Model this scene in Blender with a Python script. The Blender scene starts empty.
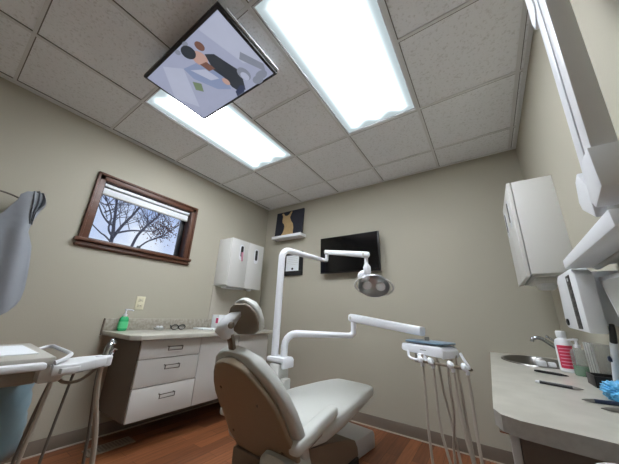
import bpy, bmesh, math, random
from mathutils import Vector, Matrix
random.seed(7)
C = bpy.context.scene.collection
PI = math.pi

# ------------------------------------------------------------------ materials
def lin(c):
    return tuple(((v/255)/12.92 if v/255 <= .04045 else ((v/255+.055)/1.055)**2.4) for v in c)

def P(name, rgb, rough=.5, metal=0., var=.06, scale=8., bump=0., bscale=60., spec=.5, trans=0., coat=0.):
    m = bpy.data.materials.new(name); m.use_nodes = True
    nt = m.node_tree; b = nt.nodes['Principled BSDF']
    tc = nt.nodes.new('ShaderNodeTexCoord')
    nz = nt.nodes.new('ShaderNodeTexNoise'); nz.inputs['Scale'].default_value = scale; nz.inputs['Detail'].default_value = 3
    nt.links.new(tc.outputs['Object'], nz.inputs['Vector'])
    mx = nt.nodes.new('ShaderNodeMix'); mx.data_type = 'RGBA'
    l = lin(rgb)
    mx.inputs[6].default_value = (*[max(0, v*(1-var)) for v in l], 1)
    mx.inputs[7].default_value = (*[min(1, v*(1+var)) for v in l], 1)
    nt.links.new(nz.outputs['Fac'], mx.inputs[0]); nt.links.new(mx.outputs[2], b.inputs['Base Color'])
    b.inputs['Roughness'].default_value = rough; b.inputs['Metallic'].default_value = metal
    b.inputs['Specular IOR Level'].default_value = spec
    if trans: b.inputs['Transmission Weight'].default_value = trans
    if coat: b.inputs['Coat Weight'].default_value = coat
    if bump:
        n2 = nt.nodes.new('ShaderNodeTexNoise'); n2.inputs['Scale'].default_value = bscale; n2.inputs['Detail'].default_value = 4
        nt.links.new(tc.outputs['Object'], n2.inputs['Vector'])
        bp = nt.nodes.new('ShaderNodeBump'); bp.inputs['Strength'].default_value = bump; bp.inputs['Distance'].default_value = .004
        nt.links.new(n2.outputs['Fac'], bp.inputs['Height']); nt.links.new(bp.outputs['Normal'], b.inputs['Normal'])
    return m

def thin_glass(name, rgb, opac, rough=.05):
    """see-through film: transparent mixed with a glossy coat and a tint"""
    m = bpy.data.materials.new(name); m.use_nodes = True
    nt = m.node_tree; b = nt.nodes['Principled BSDF']; out = nt.nodes['Material Output']
    b.inputs['Base Color'].default_value = (*lin(rgb), 1); b.inputs['Roughness'].default_value = rough
    nz = nt.nodes.new('ShaderNodeTexNoise'); nz.inputs['Scale'].default_value = 12
    mr = nt.nodes.new('ShaderNodeMapRange'); mr.inputs[3].default_value = opac*.8; mr.inputs[4].default_value = min(1, opac*1.2)
    nt.links.new(nz.outputs['Fac'], mr.inputs[0])
    t = nt.nodes.new('ShaderNodeBsdfTransparent'); mx = nt.nodes.new('ShaderNodeMixShader')
    nt.links.new(mr.outputs[0], mx.inputs[0]); nt.links.new(t.outputs[0], mx.inputs[1]); nt.links.new(b.outputs[0], mx.inputs[2])
    nt.links.new(mx.outputs[0], out.inputs[0])
    return m

def mat_floor():
    m = bpy.data.materials.new('wood_plank_floor'); m.use_nodes = True
    nt = m.node_tree; b = nt.nodes['Principled BSDF']; N = nt.nodes.new; L = nt.links.new
    tc = N('ShaderNodeTexCoord'); mp = N('ShaderNodeMapping'); mp.inputs['Rotation'].default_value = (0, 0, PI/2)
    L(tc.outputs['Object'], mp.inputs['Vector'])
    br = N('ShaderNodeTexBrick'); br.inputs['Scale'].default_value = 1.0
    br.inputs['Brick Width'].default_value = .62; br.inputs['Row Height'].default_value = .095
    br.inputs['Mortar Size'].default_value = .0012; br.inputs['Mortar Smooth'].default_value = .2
    br.inputs['Color1'].default_value = (*lin((122, 76, 50)), 1); br.inputs['Color2'].default_value = (*lin((168, 108, 70)), 1)
    br.inputs['Mortar'].default_value = (*lin((62, 36, 24)), 1); br.offset = .37
    L(mp.outputs[0], br.inputs['Vector'])
    m2 = N('ShaderNodeMapping'); m2.inputs['Scale'].default_value = (26, 1.6, 1); L(tc.outputs['Object'], m2.inputs['Vector'])
    nz = N('ShaderNodeTexNoise'); nz.inputs['Scale'].default_value = 2.2; nz.inputs['Detail'].default_value = 5
    L(m2.outputs[0], nz.inputs['Vector'])
    cr = N('ShaderNodeValToRGB'); cr.color_ramp.elements[0].position = .3; cr.color_ramp.elements[1].position = .75
    cr.color_ramp.elements[0].color = (.55, .5, .48, 1); cr.color_ramp.elements[1].color = (1.1, 1.05, 1, 1)
    L(nz.outputs['Fac'], cr.inputs[0])
    mx = N('ShaderNodeMix'); mx.data_type = 'RGBA'; mx.blend_type = 'MULTIPLY'; mx.inputs[0].default_value = .85
    L(br.outputs['Color'], mx.inputs[6]); L(cr.outputs[0], mx.inputs[7]); L(mx.outputs[2], b.inputs['Base Color'])
    b.inputs['Roughness'].default_value = .42
    return m

def mat_tile():
    m = bpy.data.materials.new('mineral_ceiling_tile'); m.use_nodes = True
    nt = m.node_tree; b = nt.nodes['Principled BSDF']; N = nt.nodes.new; L = nt.links.new
    tc = N('ShaderNodeTexCoord'); nz = N('ShaderNodeTexNoise'); nz.inputs['Scale'].default_value = 70; nz.inputs['Detail'].default_value = 3
    L(tc.outputs['Object'], nz.inputs['Vector'])
    cr = N('ShaderNodeValToRGB'); e = cr.color_ramp.elements
    e[0].position = .30; e[1].position = .46
    e[0].color = (*lin((222, 223, 224)), 1); e[1].color = (*lin((241, 243, 246)), 1)
    L(nz.outputs['Fac'], cr.inputs[0]); L(cr.outputs[0], b.inputs['Base Color'])
    bp = N('ShaderNodeBump'); bp.inputs['Strength'].default_value = .35; bp.inputs['Distance'].default_value = .004
    L(nz.outputs['Fac'], bp.inputs['Height']); L(bp.outputs[0], b.inputs['Normal'])
    b.inputs['Roughness'].default_value = .95; b.inputs['Specular IOR Level'].default_value = .1
    return m

def mat_wood(name, c1, c2):
    m = bpy.data.materials.new(name); m.use_nodes = True
    nt = m.node_tree; b = nt.nodes['Principled BSDF']; N = nt.nodes.new; L = nt.links.new
    tc = N('ShaderNodeTexCoord'); mp = N('ShaderNodeMapping'); mp.inputs['Scale'].default_value = (30, 4, 30); L(tc.outputs['Object'], mp.inputs[0])
    nz = N('ShaderNodeTexNoise'); nz.inputs['Scale'].default_value = 1.5; nz.inputs['Detail'].default_value = 5; L(mp.outputs[0], nz.inputs['Vector'])
    mx = N('ShaderNodeMix'); mx.data_type = 'RGBA'; mx.inputs[6].default_value = (*lin(c1), 1); mx.inputs[7].default_value = (*lin(c2), 1)
    L(nz.outputs['Fac'], mx.inputs[0]); L(mx.outputs[2], b.inputs['Base Color']); b.inputs['Roughness'].default_value = .4
    return m

def mat_speckle(name, c1, c2, scale=90., rough=.35):
    m = bpy.data.materials.new(name); m.use_nodes = True
    nt = m.node_tree; b = nt.nodes['Principled BSDF']; N = nt.nodes.new; L = nt.links.new
    tc = N('ShaderNodeTexCoord'); nz = N('ShaderNodeTexNoise'); nz.inputs['Scale'].default_value = scale; nz.inputs['Detail'].default_value = 4
    L(tc.outputs['Object'], nz.inputs['Vector'])
    cr = N('ShaderNodeValToRGB'); e = cr.color_ramp.elements; e[0].position = .35; e[1].position = .62
    e[0].color = (*lin(c1), 1); e[1].color = (*lin(c2), 1)
    L(nz.outputs['Fac'], cr.inputs[0]); L(cr.outputs[0], b.inputs['Base Color']); b.inputs['Roughness'].default_value = rough
    return m

def mat_diffuser(hx, hy):
    """glowing troffer diffuser, object space centred: bright over the tubes, cooler and dimmer at the rim"""
    m = bpy.data.materials.new('light_diffuser'); m.use_nodes = True
    nt = m.node_tree; N = nt.nodes.new; L = nt.links.new
    for n in list(nt.nodes): nt.nodes.remove(n)
    out = N('ShaderNodeOutputMaterial'); em = N('ShaderNodeEmission'); L(em.outputs[0], out.inputs[0])
    tc = N('ShaderNodeTexCoord'); sp = N('ShaderNodeSeparateXYZ'); L(tc.outputs['Object'], sp.inputs[0])
    def math_(op, a, b_=None, clamp=False):
        n = N('ShaderNodeMath'); n.operation = op; n.use_clamp = clamp
        for i, v in enumerate((a, b_)):
            if v is None: continue
            if isinstance(v, (int, float)): n.inputs[i].default_value = v
            else: L(v, n.inputs[i])
        return n.outputs[0]
    ax = math_('ABSOLUTE', sp.outputs[0]); ay = math_('ABSOLUTE', sp.outputs[1])
    # scalloped tube ends: the glow reaches further along each of the tubes
    wav = math_('COSINE', math_('MULTIPLY', sp.outputs[0], 2*PI/(hx*.66)))
    ey = math_('ADD', math_('SUBTRACT', hy, ay), math_('MULTIPLY', wav, .02))
    ex = math_('SUBTRACT', hx, ax)
    d = math_('MINIMUM', ex, ey)
    mr = N('ShaderNodeMapRange'); mr.interpolation_type = 'SMOOTHSTEP'
    L(d, mr.inputs[0]); mr.inputs[1].default_value = .0; mr.inputs[2].default_value = .22
    mr.inputs[3].default_value = 0; mr.inputs[4].default_value = 1
    st = N('ShaderNodeMapRange'); L(math_('POWER', mr.outputs[0], 2.2), st.inputs[0]); st.inputs[3].default_value = .62; st.inputs[4].default_value = DIFF_STRENGTH
    cm = N('ShaderNodeMix'); cm.data_type = 'RGBA'; cm.inputs[6].default_value = (.80, .95, 1.0, 1); cm.inputs[7].default_value = (.95, .99, 1.05, 1)
    L(mr.outputs[0], cm.inputs[0]); L(cm.outputs[2], em.inputs[0]); L(st.outputs[0], em.inputs[1])
    return m

def mat_emit(name, rgb, s=1.0, var=.05):
    m = bpy.data.materials.new(name); m.use_nodes = True
    nt = m.node_tree; b = nt.nodes['Principled BSDF']
    nz = nt.nodes.new('ShaderNodeTexNoise'); nz.inputs['Scale'].default_value = 6
    mx = nt.nodes.new('ShaderNodeMix'); mx.data_type = 'RGBA'; l = lin(rgb)
    mx.inputs[6].default_value = (*[v*(1-var) for v in l], 1); mx.inputs[7].default_value = (*[v*(1+var) for v in l], 1)
    nt.links.new(nz.outputs['Fac'], mx.inputs[0]); nt.links.new(mx.outputs[2], b.inputs['Emission Color'])
    b.inputs['Emission Strength'].default_value = s; b.inputs['Base Color'].default_value = (.01, .01, .01, 1); b.inputs['Roughness'].default_value = .3
    return m

DIFF_STRENGTH = 33.0
WALL = P('wall_paint', (178, 173, 158), .75, var=.02, scale=2, bump=.12, bscale=120, spec=.25)
TILE = mat_tile()
GRID = P('ceiling_grid_metal', (222, 223, 224), .5, var=.03)
FLOOR = mat_floor()
BASEB = P('vinyl_baseboard', (124, 113, 101), .5, var=.05)
BASETOE = P('baseboard_toe', (196, 186, 170), .5)
WOOD = mat_wood('stained_oak_trim', (74, 44, 32), (104, 66, 47))
WOODD = mat_wood('dark_oak_reveal', (44, 21, 13), (70, 36, 22))
WHITE = P('white_plastic', (226, 228, 232), .35, var=.02)
WHITEM = P('white_powder_coat', (236, 238, 244), .3, var=.015)
OFFW = P('cream_laminate', (212, 211, 208), .45, var=.02, scale=3)
TAUPESHADE = P('taupe_and_shade_side', (104, 92, 82), .55, var=.04)  # taupe laminate; on the left base cabinet it paints in the side's shade
GREYL = P('light_grey_plastic', (196, 196, 192), .4, var=.02)
DARKGAP = P('dark_gap', (30, 28, 26), .8)
GRIDSHADE = P('grid_painted_shade', (120, 118, 115), .8)  # shade along the grid bars, put into a flat grey
CTR = mat_speckle('beige_counter_laminate', (180, 177, 167), (194, 191, 181), 9, .3)
CTRED = mat_speckle('counter_edge', (150, 146, 139), (158, 153, 146), 60, .5)
SPLASH = mat_speckle('backsplash_laminate', (150, 144, 132), (176, 169, 156), 40, .5)
CHROME = P('chrome', (200, 202, 205), .14, 1., var=.02)
STEEL = P('brushed_steel', (150, 148, 145), .3, 1., var=.05, scale=30)
NICKEL = P('nickel_pull', (120, 118, 112), .3, 1.)
BLACK = P('black_plastic', (18, 18, 20), .35, var=.1)
BLACKG = P('black_glass', (8, 8, 10), .12, var=.1)
UPH = P('light_grey_vinyl_upholstery', (200, 202, 198), .42, var=.02, scale=5, bump=.05, bscale=200)
SHELL = P('tan_plastic_shell', (150, 134, 112), .5, var=.03)
CHROMEBASE = P('base_white', (206, 208, 212), .4, var=.02)
TAUPE = P('taupe_plastic', (122, 110, 96), .5, var=.04)
HOSE = P('grey_tubing', (178, 170, 158), .45, var=.04)
HOSED = P('dark_tubing', (104, 98, 90), .45, var=.04)
BLUEGREY = P('blue_grey_tray', (116, 140, 160), .35, var=.05)
PAPER = P('white_paper', (232, 236, 240), .8, var=.02)
PINK = P('pink_print', (206, 60, 110), .6)
RED = P('red_label', (196, 42, 78), .5, var=.08, scale=40)
GREEN = P('green_liquid', (52, 176, 112), .2, var=.08, coat=.5)
GREENL = P('green_label', (88, 206, 140), .4)
BLUEB = P('blue_plastic_bag', (96, 178, 224), .35, var=.25, scale=30, bump=.6, bscale=40)
CLOTH = P('grey_apron_vinyl', (150, 155, 163), .38, var=.06, scale=10, bump=.15, bscale=30)
NAVY = P('navy_canvas', (30, 33, 46), .7, var=.15)
GOLD = P('ochre_paint', (190, 162, 118), .6, var=.18, scale=30)
IVORY = P('ivory_plate', (222, 216, 190), .45)
YELLOW = P('yellow_plastic', (224, 204, 40), .5)
SHEER = P('translucent_bag', (128, 156, 168), .4, var=.12, scale=14, bump=.2, bscale=20)
PANE = thin_glass('window_glass', (150, 160, 170), .03, .6)
CLEAR = thin_glass('clear_plastic', (176, 178, 174), .38, .15)
BARK = P('bark', (98, 94, 106), .9, var=.3, scale=20)
LEAF = P('dry_leaves', (108, 70, 66), .9, var=.3, scale=20)
GRASS = P('winter_lawn', (98, 100, 70), .95, var=.3, scale=4)
DIFF = mat_diffuser(.29, .595)

# ------------------------------------------------------------------ mesh building
class MB:
    def __init__(s): s.bm = bmesh.new(); s.mi = 0
    def _tag(s, faces):
        for f in faces: f.material_index = s.mi
    def box(s, x0, x1, y0, y1, z0, z1, bev=0., M=None, seg=2):
        r = bmesh.ops.create_cube(s.bm, size=1); vs = r['verts']
        for v in vs:
            v.co = Vector((x0+(v.co.x+.5)*(x1-x0), y0+(v.co.y+.5)*(y1-y0), z0+(v.co.z+.5)*(z1-z0)))
        fs = {f for v in vs for f in v.link_faces}; s._tag(fs)
        if bev:
            es = list({e for v in vs for e in v.link_edges})
            r2 = bmesh.ops.bevel(s.bm, geom=es, offset=bev, segments=seg, affect='EDGES', profile=.5)
            s._tag(r2['faces']); vs = list({v for f in r2['faces'] for v in f.verts} | {v for v in vs if v.is_valid})
        if M is not None:
            for v in vs: v.co = M @ v.co
        return s
    def rings(s, rings, cap0=True, cap1=True, closed=True):
        R = [[s.bm.verts.new(p) for p in r] for r in rings]; n = len(R[0])
        for a, b in zip(R, R[1:]):
            for i in range(n if closed else n-1):
                f = s.bm.faces.new((a[i], a[(i+1) % n], b[(i+1) % n], b[i])); f.material_index = s.mi
        if cap0 and closed: s.bm.faces.new(list(reversed(R[0]))).material_index = s.mi
        if cap1 and closed: s.bm.faces.new(R[-1]).material_index = s.mi
        return s
    def tube(s, pts, r, n=12, smooth=0):
        pts = [Vector(p) for p in pts]
        if smooth: pts = spline(pts, smooth)
        rs = r if isinstance(r, (list, tuple)) else [r]*len(pts)
        if len(rs) != len(pts):
            rs = [rs[0]+(rs[-1]-rs[0])*i/(len(pts)-1) for i in range(len(pts))]
        up = None; out = []
        for i, p in enumerate(pts):
            t = ((pts[min(i+1, len(pts)-1)]-p).normalized() + (p-pts[max(i-1, 0)]).normalized()).normalized()
            if up is None:
                up = t.orthogonal().normalized()
            up = (up - t*up.dot(t)).normalized(); sd = t.cross(up)
            out.append([p+(up*math.cos(2*PI*k/n)+sd*math.sin(2*PI*k/n))*rs[i] for k in range(n)])
        return s.rings(out)
    def prism(s, poly, frm, d0, d1, bev=0.):
        """poly of 2-D points; frm(u, v, d) -> 3-D"""
        a = [Vector(frm(u, v, d0)) for u, v in poly]; b = [Vector(frm(u, v, d1)) for u, v in poly]
        n0 = len(s.bm.verts); s.rings([a, b])
        if bev:
            s.bm.verts.ensure_lookup_table(); vs = s.bm.verts[n0:]
            es = list({e for v in vs for e in v.link_edges})
            r2 = bmesh.ops.bevel(s.bm, geom=es, offset=bev, segments=2, affect='EDGES', profile=.5); s._tag(r2['faces'])
        return s
    def lathe(s, prof, at=(0, 0, 0), M=None, n=24, sx=1., sy=1.):
        M = M or Matrix.Identity(3); at = Vector(at)
        return s.rings([[at+M@Vector((r*sx*math.cos(2*PI*k/n), r*sy*math.sin(2*PI*k/n), z)) for k in range(n)] for r, z in prof])
    def loft(s, st, n=28, e=.55):
        """st: (centre, side vector * half width, normal vector * half height)"""
        R = []
        for c, a, b in st:
            ring = []
            for k in range(n):
                t = 2*PI*k/n; ct, sn = math.cos(t), math.sin(t)
                ring.append(Vector(c)+Vector(a)*math.copysign(abs(ct)**e, ct)+Vector(b)*math.copysign(abs(sn)**e, sn))
            R.append(ring)
        return s.rings(R)
    def build(s, name, mats, parent=None, loc=None, local=False, smooth=35):
        me = bpy.data.meshes.new(name)
        bmesh.ops.recalc_face_normals(s.bm, faces=s.bm.faces[:])
        o = bpy.data.objects.new(name, me); C.objects.link(o)
        if parent is not None:
            o.parent = parent; W = wm(parent)
        elif loc is not None:
            o.location = loc; W = Matrix.Translation(loc)
        else: W = Matrix.Identity(4)
        if not local: s.bm.transform(W.inverted())
        s.bm.to_mesh(me); s.bm.free()
        for m in (mats if isinstance(mats, (list, tuple)) else [mats]): me.materials.append(m)
        for p in me.polygons: p.use_smooth = True
        me.set_sharp_from_angle(angle=math.radians(smooth))
        return o

def wm(o):
    W = Matrix.Translation(o.location) @ o.rotation_euler.to_matrix().to_4x4()
    return wm(o.parent) @ W if o.parent else W

def spline(pts, k):
    out = []
    n = len(pts)
    for i in range(n-1):
        p0, p1, p2, p3 = pts[max(i-1, 0)], pts[i], pts[i+1], pts[min(i+2, n-1)]
        for j in range(k):
            t = j/k
            out.append(.5*((2*p1)+(p2-p0)*t+(2*p0-5*p1+4*p2-p3)*t*t+(3*p1-p0-3*p2+p3)*t**3))
    out.append(pts[-1]); return out

def tag(o, label, cat, group=None, kind=None):
    o['label'] = label; o['category'] = cat
    if group: o['group'] = group
    if kind: o['kind'] = kind
    return o
def thing(name, label, cat, loc, rz=0., group=None):
    o = bpy.data.objects.new(name, None); C.objects.link(o); o.location = loc; o.rotation_euler = (0, 0, rz); o.empty_display_size = .05
    return tag(o, label, cat, group)
def struct(o, label=None):
    o['kind'] = 'structure'
    if label: o['label'] = label
    return o
def bx(name, mat, parent, *a, bev=0., local=False, **k):
    return MB().box(*a, bev=bev).build(name, mat, parent, local=local, **k)

W_, H_, YN = 3.139, 2.558, -3.9        # room width, ceiling height, near end of the room
# ------------------------------------------------------------------ setting
struct(bx('floor', FLOOR, None, -.1, W_+.1, YN-.1, .1, -.1, 0))
wy0, wy1, wz0, wz1 = -2.105, -1.245, 1.525, 2.075   # window opening
b = MB()
b.box(-.16, 0, YN-.1, wy0, 0, 2.75); b.box(-.16, 0, wy1, .12, 0, 2.75)
b.box(-.16, 0, wy0, wy1, 0, wz0); b.box(-.16, 0, wy0, wy1, wz1, 2.75)
struct(b.build('wall_left', WALL), 'beige painted wall with the small wood framed window')
struct(bx('wall_back', WALL, None, 0, W_, 0, .12, 0, 2.75), 'beige painted back wall behind the television')
struct(bx('wall_right', WALL, None, W_, W_+.12, YN-.1, .12, 0, 2.75), 'beige painted wall beside the sink counter')
struct(bx('wall_front', WALL, None, 0, W_, YN-.1, YN, 0, 2.75))
# ceiling: tiles as one slab with the two light openings left free, grid bars below it
gx = [.039+.61*k for k in range(6)]; gy = [-.357-.61*k for k in range(6)]
L1 = (.649, 1.259, -2.187, -.967); L2 = (1.869, 2.479, -2.187, -.967)
b = MB(); xs = [0, .649, 1.259, 1.869, 2.479, W_]
for i in range(5):
    if i in (1, 3):
        b.box(xs[i], xs[i+1], YN, -2.187, H_+.006, H_+.02); b.box(xs[i], xs[i+1], -.967, 0, H_+.006, H_+.02)
    else: b.box(xs[i], xs[i+1], YN, 0, H_+.006, H_+.02)
b.box(0, W_, YN, 0, H_+.14, H_+.16)
struct(b.build('ceiling', TILE), 'suspended ceiling of grey speckled tiles')
b = MB()
for x in gx: b.box(x-.011, x+.011, YN, 0, H_-.002, H_+.012)
for y in gy:
    for x0, x1 in zip([0]+gx, gx+[W_]):
        lit = y > -2.1 and y < -1.1 and (abs((x0+x1)/2-.954) < .1 or abs((x0+x1)/2-2.174) < .1)
        if (x0, x1) != (0, gx[0]) and not lit: b.box(x0+.011, x1-.011, y-.009, y+.009, H_-.001, H_+.012)
b.box(0, .022, YN, 0, H_-.003, H_+.01); b.box(W_-.022, W_, YN, 0, H_-.003, H_+.01); b.box(.022, W_-.022, -.022, 0, H_-.003, H_+.01)
b.box(W_-.05, W_-.044, YN, 0, H_-.004, H_+.01)
struct(b.build('trim_1', GRID), 'metal grid bars of the suspended ceiling')
b = MB()  # thin solid grey strips, painted shade beside each grid bar
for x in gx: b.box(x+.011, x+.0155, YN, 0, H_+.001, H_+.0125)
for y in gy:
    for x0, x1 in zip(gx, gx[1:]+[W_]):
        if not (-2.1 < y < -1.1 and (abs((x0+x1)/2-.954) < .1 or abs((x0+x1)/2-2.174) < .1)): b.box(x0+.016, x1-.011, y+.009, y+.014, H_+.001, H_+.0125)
struct(b.build('trim_2', GRIDSHADE), 'dark strips of painted shade along the ceiling grid')
def baseboard(name, x0, x1, y0, y1, toe):
    o = bx(name, BASEB, None, x0, x1, y0, y1, .006, .095, bev=.003); struct(o)
    bx('toe', BASETOE, o, *toe, 0, .009)
baseboard('baseboard_left', 0, .008, YN, 0, (0, .014, YN, 0))
baseboard('baseboard_back', 0, W_, -.008, 0, (0, W_, -.014, 0))
baseboard('baseboard_right', W_-.008, W_, YN, 0, (W_-.014, W_, YN, 0))

# window
win = bpy.data.objects.new('window_1', None); C.objects.link(win); win.location = (0, (wy0+wy1)/2, wz0); struct(win, 'small wood framed window in the left wall')
b = MB(); oy0, oy1, oz0, oz1 = -2.163, -1.190, 1.500, 2.132
for (a0, a1, c0, c1) in ((oy0, oy1, oz1-.064, oz1), (oy0, wy0+.006, oz0, oz1), (wy1-.006, oy1, oz0, oz1)):
    b.box(0, .018, a0, a1, c0, c1, bev=.004)
for (a0, a1, c0, c1) in ((oy0, oy1, oz1-.022, oz1), (oy0, oy0+.022, oz0, oz1), (oy1-.022, oy1, oz0, oz1)):
    b.box(0, .03, a0, a1, c0, c1, bev=.005)
b.build('casing', WOOD, win)
b = MB(); b.box(-.15, .045, oy0-.02, oy1+.02, 1.497, wz0, bev=.006); b.build('sill', WOOD, win)
b = MB(); b.box(0, .02, oy0-.005, oy1+.005, 1.452, 1.497, bev=.006); b.box(0, .028, oy0-.012, oy1+.012, 1.462, 1.474, bev=.004); b.build('apron', WOOD, win)
b = MB()
b.box(-.15, .004, wy0, wy0+.014, wz0, wz1); b.box(-.15, .004, wy1-.014, wy1, wz0, wz1); b.box(-.15, .004, wy0, wy1, wz1-.014, wz1)
b.build('jamb', WOODD, win)
b = MB()
for (a0, a1, c0, c1) in ((wy0+.014, wy1-.014, wz0, wz0+.03), (wy0+.014, wy1-.014, wz1-.05, wz1-.014), (wy0+.014, wy0+.03, wz0, wz1-.014)):
    b.box(-.12, -.085, a0, a1, c0, c1, bev=.003)
b.build('sash', WOODD, win)
bx('sash_stile', BLACK, win, -.12, -.085, wy1-.055, wy1-.014, wz0, wz1-.014, bev=.003)
bx('pane', PANE, win, -.104, -.1, wy0+.028, wy1-.045, wz0+.028, wz1-.045)
bx('latch', BLACK, win, -.085, -.06, -1.69, -1.66, wz0+.005, wz0+.045, bev=.004)
bl = thing('roller_blind', 'white roller blind pulled up at the top of the wood framed window', 'window blind', (-.04, -1.675, 1.97))
bx('headrail', WHITE, bl, -.07, -.012, wy0+.018, wy1-.018, 2.028, 2.058, bev=.004)
bx('shade', PAPER, bl, -.05, -.03, wy0+.02, wy1-.02, 1.968, 2.02, bev=.003)
bx('bottom_rail', GREYL, bl, -.055, -.026, wy0+.02, wy1-.02, 1.955, 1.968, bev=.003)

# ceiling lights
def ceiling_light(R, label):
    x0, x1, y0, y1 = R; cx, cy = (x0+x1)/2, (y0+y1)/2
    t = thing('ceiling_light', label, 'ceiling light', (cx, cy, H_), 0, 'recessed ceiling light panels')
    b = MB(); w = .016
    for q in ((x0+.008, x0+.008+w, y0+.008, y1-.008), (x1-.008-w, x1-.008, y0+.008, y1-.008), (x0+.008+w, x1-.008-w, y0+.008, y0+.008+w), (x0+.008+w, x1-.008-w, y1-.008-w, y1-.008)):
        b.box(*q, H_+.001, H_+.02, bev=.003)
    b.build('frame', WHITE, t)
    bx('diffuser', DIFF, t, x0+.02, x1-.02, y0+.02, y1-.02, H_+.012, H_+.016)
ceiling_light(L2, 'glowing ceiling light panel nearest the right wall, fully uncovered')
ceiling_light(L1, 'glowing ceiling light panel partly covered by the hanging display')

# ceiling display
zs = 2.47; sx0, sx1, sy0, sy1 = 1.005, 1.79, -2.312, -1.845
t = thing('ceiling_display', 'flat display hung under the ceiling showing a clinician bending over', 'television', ((sx0+sx1)/2, (sy0+sy1)/2, zs))
b = MB(); b.box(sx0, sx1, sy0, sy1, zs+.002, zs+.028, bev=.004); b.build('housing', BLACK, t)
b = MB(); b.box(sx0+.03, sx1+.008, sy0+.05, sy1-.004, zs+.0285, zs+.04, bev=.002); b.box(sx0+.2, sx1-.2, sy0+.1, sy1-.1, zs+.04, H_-.004); b.build('mounting_plate', WHITE, t)
IMG = [mat_emit('picture_'+n, c, s) for n, c, s in (('pale', (168, 174, 200), .8), ('dark', (44, 50, 60), .8), ('skin', (196, 160, 150), .8), ('brown', (120, 84, 74), .8), ('green', (120, 138, 110), .8), ('light', (184, 190, 212), .82), ('grey', (138, 144, 160), .8), ('blue', (140, 154, 188), .8), ('navy', (52, 62, 92), .8))]
b = MB(); zz = [zs]
def flat(poly, mi, dz):
    b.mi = mi; vs = [b.bm.verts.new((x, y, zs-dz)) for x, y in poly]; b.bm.faces.new(vs).material_index = mi
def disc(cx, cy, rx, ry, mi, dz, n=16):
    flat([(cx+rx*math.cos(2*PI*k/n), cy+ry*math.sin(2*PI*k/n)) for k in range(n)], mi, dz)
flat([(sx0+.018, sy0+.018), (sx1-.018, sy0+.018), (sx1-.018, sy1-.018), (sx0+.018, sy1-.018)], 0, 0)
flat([(1.60, -2.29), (1.77, -2.29), (1.77, -1.95), (1.66, -2.02)], 5, .0006)          # bright window side
flat([(1.02, -2.10), (1.20, -2.28), (1.30, -2.20), (1.10, -1.95)], 5, .0006)
flat([(1.30, -2.20), (1.45, -2.17), (1.50, -2.02), (1.44, -1.93), (1.36, -1.98), (1.29, -2.12)], 7, .001)   # patient drape
flat([(1.33, -2.17), (1.42, -2.12), (1.44, -2.03), (1.38, -2.05)], 5, .0013)
flat([(1.66, -2.05), (1.70, -2.08), (1.765, -1.95), (1.74, -1.90)], 6, .001)
flat([(1.505, -2.186), (1.555, -2.155), (1.579, -2.069), (1.60, -2.003), (1.585, -1.96), (1.525, -1.875), (1.475, -1.885), (1.46, -1.94), (1.475, -2.02), (1.46, -2.09)], 1, .0016)   # bending body
flat([(1.52, -1.92), (1.545, -1.90), (1.50, -1.865), (1.43, -1.865), (1.45, -1.90)], 8, .0017)
disc(1.455, -2.185, .045, .05, 2, .002); disc(1.43, -2.245, .045, .042, 1, .0024); disc(1.523, -2.231, .026, .03, 3, .002)
flat([(1.42, -2.16), (1.47, -2.15), (1.48, -2.09), (1.43, -2.10)], 3, .0022)
disc(1.46, -1.99, .02, .03, 2, .002)
disc(1.608, -1.965, .038, .05, 6, .002); disc(1.60, -1.95, .024, .032, 5, .0023)
disc(1.655, -1.885, .04, .03, 6, .002); disc(1.70, -1.90, .045, .028, 6, .0018)
flat([(1.262, -2.112), (1.30, -2.07), (1.255, -2.02), (1.22, -2.06)], 4, .0015)
disc(1.375, -2.28, .018, .016, 6, .002); disc(1.46, -2.285, .02, .014, 6, .002)
b.build('picture', IMG, t)

# ------------------------------------------------------------------ back wall
t = thing('television', 'black flat television mounted on the back wall behind the lamp arm', 'television', (1.44, 0, 1.47))
MT = Matrix.Translation((1.443, -.10, 1.69)) @ Matrix.Rotation(.04, 4, 'X')
MB().box(-.376, .376, -.0, .035, -.222, .222, bev=.006, M=MT).build('bezel', BLACK, t)
MB().box(-.366, .366, -.004, .0, -.208, .214, M=MT).build('screen', BLACKG, t)
bx('wall_mount', BLACK, t, 1.30, 1.58, -.062, -.001, 1.60, 1.78, bev=.005)
t = thing('wall_shelf', 'white floating shelf on the back wall holding the cat painting', 'shelf', (.5, 0, 2.0))
bx('board', WHITEM, t, .245, .762, -.135, 0, 2.002, 2.042, bev=.004)
t = thing('canvas_painting', 'dark navy canvas painting of a tan cat on the white shelf', 'painting', (.48, -.03, 2.042))
MP = Matrix.Translation((.475, -.045, 2.042)) @ Matrix.Rotation(-.06, 4, 'X')
MB().box(-.248, .25, -.012, .012, 0, .40, bev=.002, M=MP).build('canvas', NAVY, t)
cat = [(-.115, .005), (-.105, .03), (-.075, .065), (-.06, .11), (-.055, .16), (-.07, .20), (-.098, .225), (-.108, .27), (-.10, .325), (-.125, .375), (-.10, .382), (-.062, .335), (-.025, .328), (.01, .345), (.045, .388), (.068, .38), (.045, .33), (.032, .295), (.055, .24), (.095, .19), (.112, .12), (.11, .05), (.125, .005)]
MB().prism(cat, lambda u, v, d: MP@Vector((u-.02, -.0125-d, v)), 0, .003).build('cat_figure', GOLD, t)
t = thing('framed_certificate', 'black framed white certificate on the back wall below the shelf', 'picture frame', (.57, 0, 1.48))
b = MB()
for q in ((.41, .735, 1.765, 1.812), (.41, .735, 1.483, 1.545), (.41, .45, 1.545, 1.765), (.677, .735, 1.545, 1.765)): b.box(q[0], q[1], -.022, 0, q[2], q[3], bev=.003)
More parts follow.
